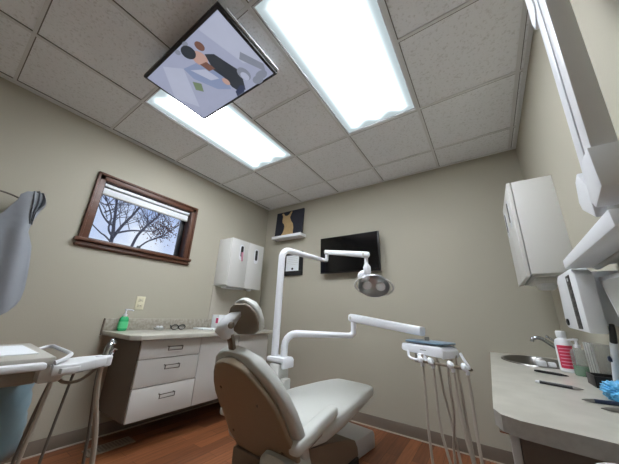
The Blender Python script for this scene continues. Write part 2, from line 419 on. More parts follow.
b.build('frame', BLACK, t)
bx('certificate', PAPER, t, .45, .677, -.012, -.004, 1.545, 1.765)
b = MB(); b.lathe([(.016, 0), (.016, .002)], (.565, -.0125, 1.575), Matrix.Rotation(PI/2, 3, 'X')); b.build('seal', BLACK, t)
b = MB()
for k, (a0, a1) in enumerate(((.50, .63), (.48, .65), (.49, .64), (.47, .655), (.50, .62))): b.box(a0, a1, -.0135, -.012, 1.735-k*.026, 1.739-k*.026)
b.build('printed_lines', GREYL, t)

# ------------------------------------------------------------------ wall cabinets
def oval(cx, cz, w, h, n=20):
    out = []
    for k in range(n):
        a = 2*PI*k/n; s = h-w
        out.append((cx+w*math.cos(a), cz+w*math.sin(a)+(s if math.sin(a) > 0 else -s)))
    return out
def wall_cabinet(side, y0, y1, z0, z1, depth, label, pink):
    X = (lambda d: d) if side == 'L' else (lambda d: W_-d)
    def bb(d0, d1): return tuple(sorted((X(d0), X(d1))))
    t = thing('wall_cabinet', label, 'cabinet', (X(0), (y0+y1)/2, z0))
    b = MB(); x0, x1 = bb(0, depth-.024); b.box(x0, x1, y0, y1, z0+.012, z1, bev=.002); b.build('carcass', OFFW, t)
    b = MB(); x0, x1 = bb(.01, depth-.03); b.box(x0, x1, y0+.012, y1-.012, z0, z0+.02); b.build('bottom_panel', GREYL, t)
    ym = (y0+y1)/2; x0, x1 = bb(depth-.02, depth)
    for k, (a0, a1) in enumerate(((y0, ym-.0015), (ym+.0015, y1))):
        d = MB().box(x0, x1, a0, a1, z0-.004, z1, bev=.002).build('door', OFFW, t)
        cy = a0+(a1-a0)*(.52 if k else .60); cz = z1-(z1-z0)*.27
        f = lambda u, v, dd: (X(depth+dd), u, v)
        MB().prism(oval(cy, cz, .036, .098), f, -.001, .004).build('opening_trim', WHITE, d)
        MB().prism(oval(cy, cz+.012, .02, .07), f, .0035, .006).build('opening', BLACK, d)
        if pink and k == 0:
            g = [(cy-.012, cz+.0), (cy+.012, cz+.004), (cy+.016, cz-.05), (cy+.018, cz-.10), (cy+.004, cz-.115), (cy-.006, cz-.07)]
            MB().prism(g, f, .005, .02, bev=.003).build('glove', P('pink_glove', (214, 150, 168), .5), d)
    return t, bb, ym
t, bb, ym = wall_cabinet('L', -.812, -.275, 1.272, 1.852, .25, 'cream two-door wall cabinet with oval openings on the window wall', True)
x0, x1 = bb(.05, .15); b = MB(); b.box(x0, x1, -.74, -.46, 1.252, 1.272, bev=.006); b.build('towel_slot', WHITE, t)
b = MB(); b.lathe([(.02, 1.248), (.03, 1.258), (.03, 1.276)], (.13, -.36, 0)); b.build('cup_outlet', WHITE, t)
t, bb, ym = wall_cabinet('R', -.82, -.29, 1.257, 1.855, .218, 'cream two-door wall cabinet with oval openings above the sink', False)
b = MB(); b.box(W_-.175, W_-.05, -.74, -.45, 1.235, 1.257, bev=.006); b.build('towel_slot', GREYL, t)
b = MB(); b.loft([((W_-.10, -.62+.02*k, 1.238), (.05-.004*abs(k-4), 0, 0), (0, 0, .04-.006*abs(k-4))) for k in range(9)], n=16); b.build('towel_roll', WHITE, t)

# ------------------------------------------------------------------ left base cabinet and counter
CZ = .795
t = thing('base_cabinet', 'floating cream base cabinet with three drawers under the window', 'cabinet', (.25, -1.0, .20))
b = MB(); b.box(.002, .468, -1.705, -.295, .205, CZ-.036); b.build('carcass', TAUPESHADE, t)  # shade on the cabinet side is painted in as brown-grey
bx('mounting_rail', STEEL, t, .002, .02, -1.6, -.4, .3, .36)
yd = [-1.70, -1.198, -.30]
for z0, z1 in ((.618, .752), (.424, .613), (.208, .419)):
    d = MB().box(.470, .49, yd[0], yd[1], z0, z1, bev=.002).build('drawer', OFFW, t)
    zc = (z0+z1)/2+.03 if z1-z0 > .15 else (z0+z1)/2
    b = MB(); h = .014
    b.tube([(.49, -1.495, zc+h), (.512, -1.495, zc+h), (.512, -1.38, zc+h), (.49, -1.38, zc+h)], .0035, 8)
    b.tube([(.512, -1.497, zc+h), (.508, -1.497, zc-h), (.508, -1.378, zc-h), (.512, -1.378, zc+h)], .0035, 8)
    b.build('handle', NICKEL, d)
for a0, a1 in ((-1.193, -.75), (-.745, -.30)):
    d = MB().box(.470, .49, a0, a1, .208, .752, bev=.002).build('door', OFFW, t)
t = thing('countertop', 'beige laminate countertop with backsplash on the window wall cabinet', 'countertop', (.27, -1.0, CZ-.035))
b = MB()
poly = [(0, -.285), (0, -1.815), (.50, -1.80), (.555, -1.745), (.555, -.285)]
b.prism(poly, lambda u, v, d: (u, v, d), CZ-.034, CZ, bev=.003); b.build('slab', CTR, t)
b = MB(); b.box(.0, .018, -1.815, -.285, CZ, CZ+.098, bev=.003); b.build('backsplash', SPLASH, t)
b = MB(); b.box(0.0, .0185, -1.823, -1.815, CZ-.034, CZ+.098); b.build('end_strip', TAUPESHADE, t)
struct(bx('trim_3', P('splash_panel', (190, 184, 172), .4, var=.02), None, 0, .006, -.812, -.29, CZ+.098, 1.272), 'pale laminate splash panel between the cabinet and counter')
# floor register
t = thing('floor_register', 'beige metal floor vent grille by the left baseboard', 'floor vent', (.235, -1.62, 0))
b = MB(); b.box(.17, .30, -1.80, -1.50, 0, .006, bev=.002); b.build('frame', P('register_beige', (150, 138, 122), .5), t)
b = MB()
for k in range(12): b.box(.19, .28, -1.775+k*.0215, -1.765+k*.0215, .006, .0075)
b.build('slots', TAUPE, t)

CI = CZ+.0012
# items on left counter
t = thing('soap_bottle', 'green pump soap bottle on the window wall counter', 'soap bottle', (.075, -1.70, CI))
b = MB(); b.lathe([(.03, 0), (.036, .004), (.037, .03), (.037, .085), (.033, .105), (.018, .118), (.014, .122)], (.075, -1.70, CI), sx=.7); b.build('bottle', GREEN, t)
b = MB(); b.lathe([(.0378, .02), (.0378, .075)], (.075, -1.70, CI), sx=.72); b.build('bottle_label', GREENL, t)
b = MB(); b.lathe([(.016, .118), (.016, .135), (.008, .138), (.006, .165), (.012, .168), (.012, .18)], (.075, -1.70, CI), n=14); b.tube([(.075, -1.70, CI+.174), (.085, -1.66, CI+.172), (.088, -1.645, CI+.165)], .006, 8); b.build('pump', WHITE, t)
t = thing('toggle_switch_plate', 'ivory switch plate on the window wall above the counter', 'switch plate', (0, -1.574, 1.03))
bx('plate', IVORY, t, 0, .006, -1.613, -1.535, .972, 1.092, bev=.003)
for zc in (1.008, 1.056): bx('outlet_face', P('ivory_face', (214, 208, 182), .4), t, .006, .009, -1.592, -1.556, zc-.017, zc+.017, bev=.004)
for zc in (1.008, 1.056):
    for dy in (-.008, .006): MB().box(.009, .0095, -1.574+dy, -1.571+dy, zc-.006, zc+.008).build('slot', DARKGAP, t)
t = thing('glass_dish', 'small clear dish with white pieces on the window wall counter', 'dish', (.10, -1.40, CI))
b = MB(); b.lathe([(.03, 0), (.042, .012), (.05, .022), (.046, .022), (.038, .012), (.026, .004)], (.10, -1.40, CI)); b.build('dish', P('glassy_white', (196, 198, 196), .15), t)
b = MB()
for k in range(4): b.lathe([(.001, 0), (.011, .003), (.012, .016), (.001, .022)], (.10+.018*math.cos(k*1.7), -1.40+.022*math.sin(k*1.7), CI+.016), n=10)
b.build('cotton_pieces', WHITE, t)
t = thing('loupe_glasses', 'dark rimmed chrome eyewear lying on the window wall counter', 'eyewear', (.10, -1.22, CI))
b = MB()
for dy in (-.035, .038):
    pts = [(.13+.006*math.sin(a), -1.23+dy+.034*math.cos(a), CI+.026+.022*math.sin(a)) for a in [2*PI*k/18 for k in range(19)]]
    b.tube(pts, .0045, 8)
b.tube([(.132, -1.232, CI+.03), (.137, -1.228, CI+.038), (.132, -1.222, CI+.03)], .004, 8)
b.build('rims', BLACK, t)
b = MB()
for dy in (-.035, .038): b.lathe([(.030, -.002), (.030, .002)], (.13, -1.23+dy, CI+.026), Matrix.Rotation(PI/2, 3, 'Y'), sx=.65, n=20)
b.build('lenses', CHROME, t)
b = MB(); b.tube([(.13, -1.298, CI+.03), (.09, -1.29, CI+.04), (.03, -1.25, CI+.012)], .0045, 8, 5); b.tube([(.13, -1.158, CI+.03), (.09, -1.15, CI+.045), (.035, -1.17, CI+.03), (.03, -1.20, CI+.006)], .0045, 8, 5); b.build('temples', BLACK, t)
t = thing('folded_paper', 'white folded papers lying flat on the window wall counter', 'paper', (.16, -.95, CI))
b = MB(); b.box(.07, .25, -1.03, -.90, CI, CI+.014, bev=.004); b.box(.09, .28, -.93, -.80, CI, CI+.009, bev=.003); b.build('sheets', PAPER, t)
t = thing('tissue_box', 'white carton with pink print standing on the counter corner', 'box', (.10, -.72, CI))
bx('carton', PAPER, t, .05, .17, -.795, -.675, CI, CI+.15, bev=.002)
bx('pink_patch', PINK, t, .169, .1708, -.735, -.679, CI+.06, CI+.115)
bx('side_print', PINK, t, .125, .166, -.7957, -.7945, CI+.06, CI+.115)

# ------------------------------------------------------------------ dental chair (local frame: X right, Y towards the feet)
ch = thing('dental_chair', 'light grey reclined dental chair with tan plastic back in the room centre', 'dental chair', (1.62, -1.57, 0), math.radians(-3))
# seat and leg rest
st = []
prof = [(-.05, .40, .16, .040), (-.03, .405, .19, .055), (.06, .405, .25, .062), (.25, .405, .285, .062), (.45, .412, .275, .06), (.65, .422, .25, .055), (.85, .428, .222, .05), (1.0, .43, .195, .046), (1.07, .428, .182, .043), (1.105, .425, .165, .036), (1.12, .423, .145, .022), (1.125, .422, .125, .008)]
for y, z, hw, ht in prof: st.append(((0, y, z), (hw, 0, 0), (0, 0, ht)))
MB().loft(st, 40, .42).build('seat', UPH, ch, local=True, smooth=60)
MB().loft([((0, y, z-.06), (hw*.7, 0, 0), (0, 0, .03)) for y, z, hw, ht in prof[2:8]], 32, .4).build('seat_frame', CHROMEBASE, ch, local=True)
# backrest
ang = math.radians(57); u = Vector((0, -math.cos(ang), math.sin(ang))); nn = Vector((0, math.sin(ang), math.cos(ang)))   # up the back / towards the sitter
bprof = [(-.20, .10), (-.195, .14), (-.165, .185), (-.10, .222), (0, .247), (.10, .258), (.18, .256), (.26, .245), (.33, .217), (.39, .182), (.43, .150), (.455, .118), (.470, .08), (.476, .03)]
O = Vector((.10, -.02, .43))
st = []
for s_, hw in bprof:
    e = 1 if -.17 < s_ < .44 else .62
    st.append((O+u*s_+nn*.0, (hw, 0, 0), nn*.036*e))
MB().loft(st, 40, .45).build('backrest', UPH, ch, local=True, smooth=60)
st = []
for s_, hw in bprof:
    k = max(.02, hw-(.030 if s_ > .05 else .006)); s2 = s_*.95+.004 if s_ > 0 else s_
    st.append((O+u*s2-nn*.046, (k, 0, 0), nn*(.020 if .0 < 1 else 0)))
back = MB().loft(st, 40, .5).build('back_shell', SHELL, ch, local=True, smooth=60)
for sx, ss in ((-.12, .30), (.12, .26), (.17, .03), (-.17, .03)):
    b = MB(); b.lathe([(.007, 0), (.007, .004), (.002, .005)], O+u*ss-nn*.065+Vector((sx, 0, 0)), Matrix((Vector((1, 0, 0)), u, -nn)).transposed(), n=12); b.build('screw_cap', TAUPE, back, local=True)
# lower back bracket
b = MB(); b.loft([(O+u*(-.10)-nn*.075, (.12, 0, 0), nn*.03), (O+u*(-.20)-nn*.07, (.11, 0, 0), nn*.045), (O+u*(-.29)-nn*.05, (.10, 0, 0), nn*.05), (Vector((.05, .06, .16)), (.10, 0, 0), (0, .06, 0))], 24, .5); b.build('back_bracket', TAUPE, ch, local=True)
b = MB(); b.tube([O+u*(-.13)-nn*.11+Vector((.02, 0, 0)), O+u*(-.16)-nn*.13+Vector((.05, 0, 0)), O+u*(-.20)-nn*.135+Vector((.075, 0, 0))], .013, 10); b.lathe([(.001, -.018), (.018, -.01), (.018, .01), (.001, .018)], O+u*(-.215)-nn*.13+Vector((.085, 0, 0)), n=12); b.build('release_lever', CHROME, ch, local=True)
# headrest
stem = [Vector((.0, -.265, .80)), Vector((.025, -.285, .835)), Vector((.04, -.30, .875))]
b = MB(); b.box(-.02, .02, -.008, .008, -.02, .12, bev=.003, M=Matrix.Translation((.085, -.262, .78)) @ Matrix.Rotation(.35, 4, 'X')); b.build('headrest_stem', TAUPE, ch, local=True)
hp = MB()
hu = Vector((.05, -.42, .90)).normalized(); hn = Vector((-.18, .90, .42)).normalized(); hn = (hn-hu*hn.dot(hu)).normalized(); hs_ = hu.cross(hn)*-1; hc = Vector((.112, -.235, .975))
hst = []
for s_, hw in ((-.082, .045), (-.078, .07), (-.06, .09), (-.02, .098), (.03, .092), (.065, .07), (.082, .042), (.09, .018)):
    e = 1 if -.07 < s_ < .07 else .6
    hst.append((hc+hu*s_, hs_*hw*.92, hn*.026*e))
hp.loft(hst, 32, .55); hd = hp.build('headrest', UPH, ch, local=True, smooth=60)
b = MB(); b.loft([(hc+hu*s_*.92-hn*.030, hs_*hw*.90, hn*.010) for s_, hw in ((-.08, .06), (-.06, .088), (-.02, .098), (.03, .092), (.065, .068), (.082, .04))], 28, .6); b.build('headrest_back', P('headrest_shell', (132, 122, 108), .5), hd, local=True)
b = MB()
b.loft([(Vector((.075, -.305, .88)), (.026, 0, 0), (0, .02, .01)), (Vector((.065, -.325, .912)), (.042, 0, 0), (0, .034, .012)), (Vector((.07, -.315, .945)), (.046, 0, 0), (0, .038, .01)), (Vector((.083, -.29, .982)), (.040, 0, 0), (0, .034, .01)), (Vector((.092, -.27, 1.005)), (.034, 0, 0), (0, .022, .01))], 24, .6)
b.build('headrest_bracket', WHITE, ch, local=True, smooth=60)
b = MB(); b.lathe([(.001, -.03), (.016, -.028), (.016, .0), (.012, .004), (.001, .005)], (.118, -.325, .935), Matrix.Rotation(PI/2, 3, 'Y'), n=14); b.build('headrest_knob', TAUPE, ch, local=True)
# arm pads
for s_ in (-1, 1):
    b = MB(); pts = [(.335, -.105, .45, .5), (.335, -.09, .455, .85), (.33, -.02, .465, 1), (.305, .12, .475, 1), (.278, .26, .48, .95), (.262, .34, .48, .8), (.256, .365, .478, .45)]
    if s_ < 0: pts = [(.245, y+.06, z, k) for (x, y, z, k) in pts]
    b.loft([((s_*x, y, z), (.036*k, 0, 0), (0, 0, .032*k)) for x, y, z, k in pts], 24, .6); b.build('arm_pad', UPH, ch, local=True, smooth=60)
    b = MB(); b.loft([((s_*x, y, .425), (.014, 0, 0), (0, 0, .03)) for x, y in (((.30, -.03), (.29, .08), (.265, .2), (.25, .28)) if s_ > 0 else ((.25, .03), (.25, .12), (.25, .22), (.25, .30)))], 16, .5); b.build('arm_bracket', TAUPE, ch, local=True)
# lift housing and base
arc = [(-.05, .10), (-.05, .33), (.12, .33), (.30, .30), (.50, .265), (.66, .235), (.74, .20), (.775, .15), (.785, .10)]
MB().prism(arc, lambda y, z, d: (d, y, z), -.11, .19, bev=.008).build('lift_housing', TAUPE, ch, local=True)
b = MB(); b.prism([(-.08, .02), (-.08, .11), (.76, .11), (.76, .02)], lambda y, z, d: (d, y, z), -.13, .205, bev=.008); b.build('lift_cover', DARKGAP, ch, local=True)
b = MB(); b.loft([((.225, -.12, .345), (.06, 0, 0), (0, 0, .03)), ((.245, -.11, .35), (.09, 0, 0), (0, 0, .055)), ((.245, -.05, .35), (.11, 0, 0), (0, 0, .06)), ((.23, .03, .34), (.11, 0, 0), (0, 0, .06))], 24, .6); b.build('hinge_cover', UPH, ch, local=True, smooth=60)
MBs = Matrix.Translation((-.039, 1.22, 0)) @ Matrix.Rotation(math.radians(-4), 4, 'Z')
b = MB(); b.prism([(-1.30, 0), (-1.30, .07), (-1.27, .10), (-.03, .125), (-.005, .10), (.0, .0)], lambda y, z, d: MBs@Vector((d, y, z)), -.165, .165, bev=.014); b.build('base_plate', CHROMEBASE, ch, local=True)

# ------------------------------------------------------------------ chair post: operating light and delivery unit
PX, PY = 1.379, -1.188
t = thing('support_column', 'white support bracket and column left of the dental chair seat', 'column', (PX, PY, 0))
b = MB(); b.box(PX+.0, PX+.085, PY-.05, PY+.07, 0, .66, bev=.012); b.build('column', OFFW, t)
b = MB(); b.box(PX-.04, PX+.12, PY-.045, PY+.075, .665, .70, bev=.012); b.box(PX+.10, PX+.125, PY-.045, PY+.075, .63, .69, bev=.010); b.build('bracket', WHITEM, t)
b = MB(); b.box(PX+.07, PX+.13, PY-.03, PY+.04, .50, .57, bev=.01); b.build('junction_box', GREYL, t)
ol = thing('operating_light', 'white jointed dental lamp with chrome reflector head over the chair', 'dental lamp', (PX, PY, .70))
A1 = Vector((1.479, -.64, 1.495))
pz = 1.495
dv = (A1-Vector((PX, PY, pz))); dn = dv.normalized()
P0 = Vector((PX, PY, pz))
b = MB(); pts = [(PX, PY, .70), (PX, PY, pz-.07)]+[P0+Vector((0, 0, -.07))*(1-math.sin(a))+dn*.07*(1-math.cos(a)) for a in (.3, .6, .9, 1.2, PI/2)]
n_ = len(pts); b.tube([Vector(p) for p in pts]+[A1-dn*.04], [.027]*n_+[.0165], 16); b.build('post', WHITEM, ol)
b = MB(); b.tube([A1-dn*.05, A1-dn*.02, A1+Vector((0, 0, .012)), A1+Vector((0, 0, .085))], .0165, 14, 4); b.build('elbow', WHITEM, ol)
B0 = A1+Vector((0, 0, .085)); B1 = Vector((2.045, -1.053, 1.415))
bd = (B1-B0).normalized(); side = bd.cross(Vector((0, 0, 1))).normalized(); upv = side.cross(bd)
b = MB(); b.loft([(B0-bd*.035, side*.015, upv*.018), (B0-bd*.02, side*.021, upv*.022), (B0+bd*.05, side*.022, upv*.022), (B1-bd*.05, side*.022, upv*.022), (B1+bd*.01, side*.021, upv*.022), (B1+bd*.03, side*.012, upv*.013)], 20, .6); b.build('spring_arm', WHITEM, ol)
for q in (B0, B1): MB().lathe([(.012, 0), (.012, .003)], q+side*.0215, Matrix((upv, bd, side)).transposed(), n=14).build('pivot_cap', GREYL, ol)
D0 = B1-Vector((0, 0, .02)); HC = Vector((2.085, -1.03, 1.195))
b = MB(); b.tube([D0, D0-Vector((0, 0, .045)), D0-Vector((-.004, 0, .07)), D0-Vector((-.006, 0, .105)), D0-Vector((-.008, 0, .135))], [.012, .014, .026, .026, .016], 14); b.build('drop_tube', WHITEM, ol)
b = MB(); jc = Vector((2.02, -1.04, 1.265))
b.lathe([(.001, -.03), (.025, -.026), (.04, -.01), (.042, .012), (.025, .028), (.001, .03)], jc, Matrix.Rotation(PI/2, 3, 'X'), n=18); b.build('yoke', WHITEM, ol)
# reflector head: shallow lens-shaped dish, opening facing the camera side and downwards
f_ = Vector((.28, -.80, -.50)).normalized(); r_ = Vector((.93, .30, -.12)); r_ = (r_-f_*r_.dot(f_)).normalized(); v_ = r_.cross(f_)
if v_.z < 0: v_ = -v_
def headpt(a, k, d): return HC+r_*(.106*k*math.cos(a))+v_*(.086*k*math.sin(a)*(1 if math.sin(a) > 0 else .95))+f_*d
NA = 28
b = MB(); b.rings([[headpt(2*PI*i/NA, k, d) for i in range(NA)] for k, d in ((.25, -.085), (.6, -.07), (.85, -.045), (1.0, -.01), (1.0, .0), (.97, .004))], True, False); b.build('lamp_housing', P('satin_chrome', (176, 178, 182), .3, .8), ol)
b = MB(); b.rings([[headpt(2*PI*i/NA, k, d) for i in range(NA)] for k, d in ((.97, .004), (.90, -.016), (.6, -.038), (.3, -.048), (.02, -.05))], False, True); b.build('reflector', P('lamp_reflector', (205, 207, 210), .28, 1., var=.12, scale=30, bump=.6, bscale=25), ol)
for sgn in (-1, 1):
    c = HC+r_*(.045*sgn)+f_*(-.012)
    b = MB(); b.lathe([(.001, -.012), (.022, -.008), (.032, .004), (.026, .014), (.001, .02)], c, Matrix((r_, v_, f_)).transposed(), n=18); b.build('lamp_bulb', WHITE, ol)
b = MB(); b.tube([headpt(a, 1.0, .0)+r_*.022*math.sin((a+.75)/1.5*PI) for a in [-.75+.15*i for i in range(11)]], .007, 8); b.build('handle', GREYL, ol)
b = MB(); b.tube([headpt(a, 1.0, .0)+r_*(-.022)*math.sin((a-PI+.75)/1.5*PI) for a in [PI-.75+.15*i for i in range(11)]], .007, 8); b.build('handle', GREYL, ol)

du = thing('delivery_unit', 'white instrument delivery arm with blue-grey tray and hanging hoses', 'dental delivery unit', (PX+.06, PY+.03, .70))
E0 = Vector((PX+.062, PY+.03, .855)); E1 = Vector((1.825, -.80, .853)); ed = (E1-E0).normalized()
b = MB(); pts = [(E0.x, E0.y, .70), (E0.x, E0.y, .77)]+[E0+Vector((0, 0, -.085))*(1-math.sin(a))+ed*.085*(1-math.cos(a)) for a in (.3, .6, .9, 1.2, PI/2)]
b.tube([Vector(p) for p in pts]+[E1-ed*.03], [.026]*len(pts)+[.0195], 16); b.build('post', WHITEM, du)
b = MB(); b.tube([E1-ed*.05, E1-ed*.03, E1-ed*.010+Vector((0, 0, .010)), E1+Vector((0, 0, .035)), E1+Vector((0, 0, .105))], .021, 14, 4); b.build('elbow', WHITEM, du)
F0 = E1+Vector((0, 0, .128)); F1 = Vector((2.36, -1.035, .928)); fd = (F1-F0).normalized(); side = fd.cross(Vector((0, 0, 1))).normalized(); upv = side.cross(fd)
b = MB(); b.loft([(F0-fd*.04, side*.018, upv*.022), (F0-fd*.02, side*.028, upv*.029), (F0+fd*.04, side*.028, upv*.030), (F1-fd*.01, side*.026, upv*.025), (F1+fd*.015, side*.026, upv*.025)], 20, .45); b.build('spring_arm', WHITEM, du)
b = MB(); b.lathe([(.012, 0), (.012, .003)], F0+side*.03, Matrix((upv, fd, side)).transposed(), n=14); b.build('pivot_cap', GREYL, du)
ya = math.radians(-20); RZ = Matrix.Rotation(ya, 4, 'Z'); HD = Vector((2.40, -1.03, 0)); HM = Matrix.Translation(HD+Vector((0, 0, .872))) @ RZ @ Matrix.Scale(.77, 4) @ Matrix.Translation((0, 0, -.872))
b = MB(); b.tube([HM@Vector((-.03, .03, .85)), HM@Vector((-.03, .03, .905))], .014, 12); b.build('stem', STEEL, du)
tr = [(-.155, -.05), (-.12, -.115), (.135, -.115), (.155, -.09), (.155, .09), (.12, .115), (-.13, .115), (-.155, .08)]
b = MB(); b.prism(tr, lambda x, y, d: HM@Vector((x, y, d)), .866, .878, bev=.003); b.build('instrument_tray', BLUEGREY, du)
bd_ = [(-.16, .0), (-.15, .045), (.14, .045), (.165, .02), (.165, -.03), (.15, -.03), (.13, -.012), (-.10, -.012), (-.14, -.006)]
b = MB(); b.prism([(x, .812+z) for x, z in bd_], lambda x, z, d: HM@Vector((x, d, z)), -.12, .10, bev=.008); b.build('control_head', WHITEM, du)
bx('end_cap', TAUPE, du, 0, .01, 0, .1, 0, .03, bev=.003, local=True) if False else None
b = MB(); b.box(-.163, -.145, -.10, .08, .815, .848, bev=.005, M=HM); b.build('end_cap', TAUPE, du)
b = MB(); b.box(.0, .045, -.1215, -.1195, .822, .826, M=HM); b.build('key_strip', STEEL, du)
b = MB(); b.tube([HM@Vector(p) for p in ((-.105, -.11, .812), (-.085, -.135, .775), (-.05, -.15, .762), (.01, -.155, .76))], .0065, 8, 4); b.build('side_rod', WHITEM, du)
b = MB(); b.tube([HM@Vector(p) for p in ((.29, -.15, .84), (.31, -.16, .81), (.335, -.165, .775), (.335, -.165, .76))], .0065, 8, 3); b.build('side_rod', WHITEM, du)
b = MB(); b.box(.0, .345, -.165, -.135, .748, .762, bev=.004, M=HM); b.build('holder_bar', TAUPE, du)
b = MB(); b.prism([(0, .80), (.045, .80), (.085, .75), (.035, .75)], lambda x, z, d: HM@Vector((x-.02, d, z)), -.15, -.11, bev=.004); b.build('bracket', WHITEM, du)
for k, hx in enumerate((.02, .095, .225, .31)):
    b = MB(); b.loft([(HM@Vector((hx-.022, -.158, .768)), (0, .008, 0), (0, 0, .008)), (HM@Vector((hx-.014, -.158, .766)), (0, .018, 0), (0, 0, .017)), (HM@Vector((hx+.006, -.158, .762)), (0, .02, 0), (0, 0, .019)), (HM@Vector((hx+.02, -.158, .757)), (0, .014, 0), (0, 0, .013))], 16, .8)
    b.box(hx+.008, hx+.02, -.175, -.145, .725, .765, bev=.003, M=HM); b.build('instrument_holder', WHITEM, du)
b = MB(); b.tube([HM@Vector((-.018, -.135, .80)), HM@Vector((-.018, -.145, .74))], .011, 10); b.build('handpiece', STEEL, du)
hs = [((0.030, -.15, .80), (0.030, -.15, .55), (0.032, -.15, .30), (0.045, -.13, .05), (0.100, -.08, -.12), (0.130, -.02, -.16), (0.150, .02, -.05), (0.110, .03, .25), (0.060, .03, .55), (0.050, .0, .80)),
      ((0.105, -.15, .75), (0.105, -.15, .60), (0.115, -.15, .38), (0.150, -.13, .18), (0.160, -.10, -.02), (0.120, -.04, -.13), (0.100, .02, -.05), (0.090, .02, .22), (0.140, -.02, .45), (0.150, -.05, .60), (0.130, 0, .80)),
      ((0.235, -.15, .75), (0.240, -.15, .60), (0.260, -.15, .40), (0.295, -.13, .18), (0.310, -.10, -.02), (0.270, -.04, -.12), (0.230, .02, -.04), (0.190, .03, .3), (0.150, .03, .55), (0.140, .03, .80)),
      ((0.320, -.15, .75), (0.322, -.15, .60), (0.325, -.15, .40), (0.330, -.13, .15), (0.325, -.08, -.04), (0.260, .0, -.12), (0.220, .05, -.02), (0.180, .06, .35), (0.160, .05, .80))]
for h in hs:
    b = MB(); b.tube([HM@Vector(p) for p in h], .0065, 8, 8); b.build('hose', HOSE, du)

# ------------------------------------------------------------------ assistant unit, left foreground
au = thing('assistant_unit', 'beige instrument tray unit with hanging tubing at the left edge', 'dental cart', (1.25, -2.7, 0))
TZ = .84
b = MB(); b.prism([(1.146, -2.432), (1.575, -2.446), (1.575, -2.86), (1.146, -2.86)], lambda x, y, d: (x, y, d), TZ-.022, TZ, bev=.005); b.build('tray_top', P('unit_beige', (176, 173, 164), .4, var=.02), au)
b = MB(); b.box(1.562, 1.602, -2.86, -2.468, TZ-.032, TZ-.012, bev=.007); b.build('front_lip', WHITE, au)
b = MB(); b.prism([(1.18, -2.46), (1.53, -2.46), (1.50, -2.84), (1.18, -2.84)], lambda x, y, d: (x, y, d), TZ-.08, TZ-.022, bev=.012); b.build('housing', P('unit_housing', (158, 154, 144), .45), au)
b = MB(); b.box(1.46, 1.565, -2.475, -2.415, TZ-.075, TZ-.026, bev=.01); b.build('pivot_block', OFFW, au)
b = MB(); b.tube([(1.275, -2.438, .828), (1.262, -2.41, .834), (1.275, -2.394, .838), (1.32, -2.394, .838), (1.50, -2.398, .838), (1.545, -2.408, .836), (1.575, -2.43, .830), (1.585, -2.45, .824)], .0065, 10, 5); b.build('handle', WHITE, au)
b = MB(); b.prism([(1.49, -2.44), (1.60, -2.455), (1.60, -2.40), (1.555, -2.335), (1.525, -2.29), (1.485, -2.275), (1.455, -2.295), (1.455, -2.36)], lambda x, y, d: (x, y, d), TZ-.052, TZ-.022, bev=.006); b.build('holder_arm', WHITE, au)
b = MB(); b.prism([(1.595, -2.44), (1.612, -2.435), (1.597, -2.385), (1.58, -2.38)], lambda x, y, d: (x, y, d), TZ-.046, TZ-.030, bev=.003); b.build('latch', WHITE, au)
b = MB(); b.lathe([(.024, TZ-.056), (.028, TZ-.052), (.028, TZ-.024), (.024, TZ-.020)], (1.495, -2.292, 0), n=18); b.build('holder_ring', WHITE, au)
b = MB(); b.tube([(1.485, -2.285, TZ-.03), (1.475, -2.275, TZ+.008), (1.47, -2.27, TZ+.02)], [.012, .013, .008], 12); b.tube([(1.47, -2.272, TZ+.015), (1.485, -2.26, TZ+.022)], .006, 8); b.lathe([(.001, -.01), (.009, -.004), (.009, .005), (.001, .01)], (1.468, -2.268, TZ+.026), n=10); b.tube([(1.492, -2.268, TZ-.022), (1.50, -2.262, TZ+.0)], .007, 8); b.build('suction_valve', CHROME, au)
def tb(pts, r, m): MB().tube([Vector(p) for p in pts], r, 10, 8).build('hose', m, au)
tb(((1.497, -2.294, TZ-.05), (1.490, -2.285, .70), (1.46, -2.235, .5), (1.45, -2.22, .25), (1.42, -2.32, .06), (1.36, -2.45, .03), (1.25, -2.56, .02)), .0085, HOSE)
tb(((1.470, -2.290, TZ-.05), (1.455, -2.28, .70), (1.43, -2.25, .5), (1.42, -2.245, .25), (1.38, -2.36, .05), (1.28, -2.50, .014)), .005, HOSED)
tb(((1.545, -2.43, TZ-.055), (1.53, -2.40, TZ-.085), (1.515, -2.35, TZ-.088), (1.50, -2.30, TZ-.052)), .005, TAUPE)
tb(((1.55, -2.435, TZ-.06), (1.545, -2.44, .70), (1.535, -2.45, .55), (1.52, -2.46, .35), (1.40, -2.52, .10), (1.24, -2.57, .02)), .005, HOSE)
tb(((1.525, -2.375, TZ-.05), (1.52, -2.378, .76), (1.515, -2.385, .66), (1.505, -2.40, .45), (1.47, -2.42, .2), (1.34, -2.50, .03)), .004, HOSED)
tb(((1.53, -2.43, TZ-.06), (1.51, -2.445, .65), (1.49, -2.46, .45), (1.45, -2.48, .2), (1.30, -2.56, .02)), .0045, HOSED)
b = MB(); b.tube([(1.20, -2.80, .03), (1.20, -2.80, TZ-.08)], .028, 16); b.build('pole', WHITE, au)
b = MB(); b.lathe([(.20, 0), (.20, .02), (.05, .035), (.03, .05)], (1.20, -2.80, 0), n=24); b.build('pedestal', WHITE, au)
o = MB().box(1.235, 1.485, -2.85, -2.472, TZ+.0005, TZ+.003).build('paper_sheet', PAPER, loc=(1.36, -2.66, TZ)); tag(o, 'white paper sheet lying on the beige tray at the left edge', 'paper')
b = MB(); rg = []
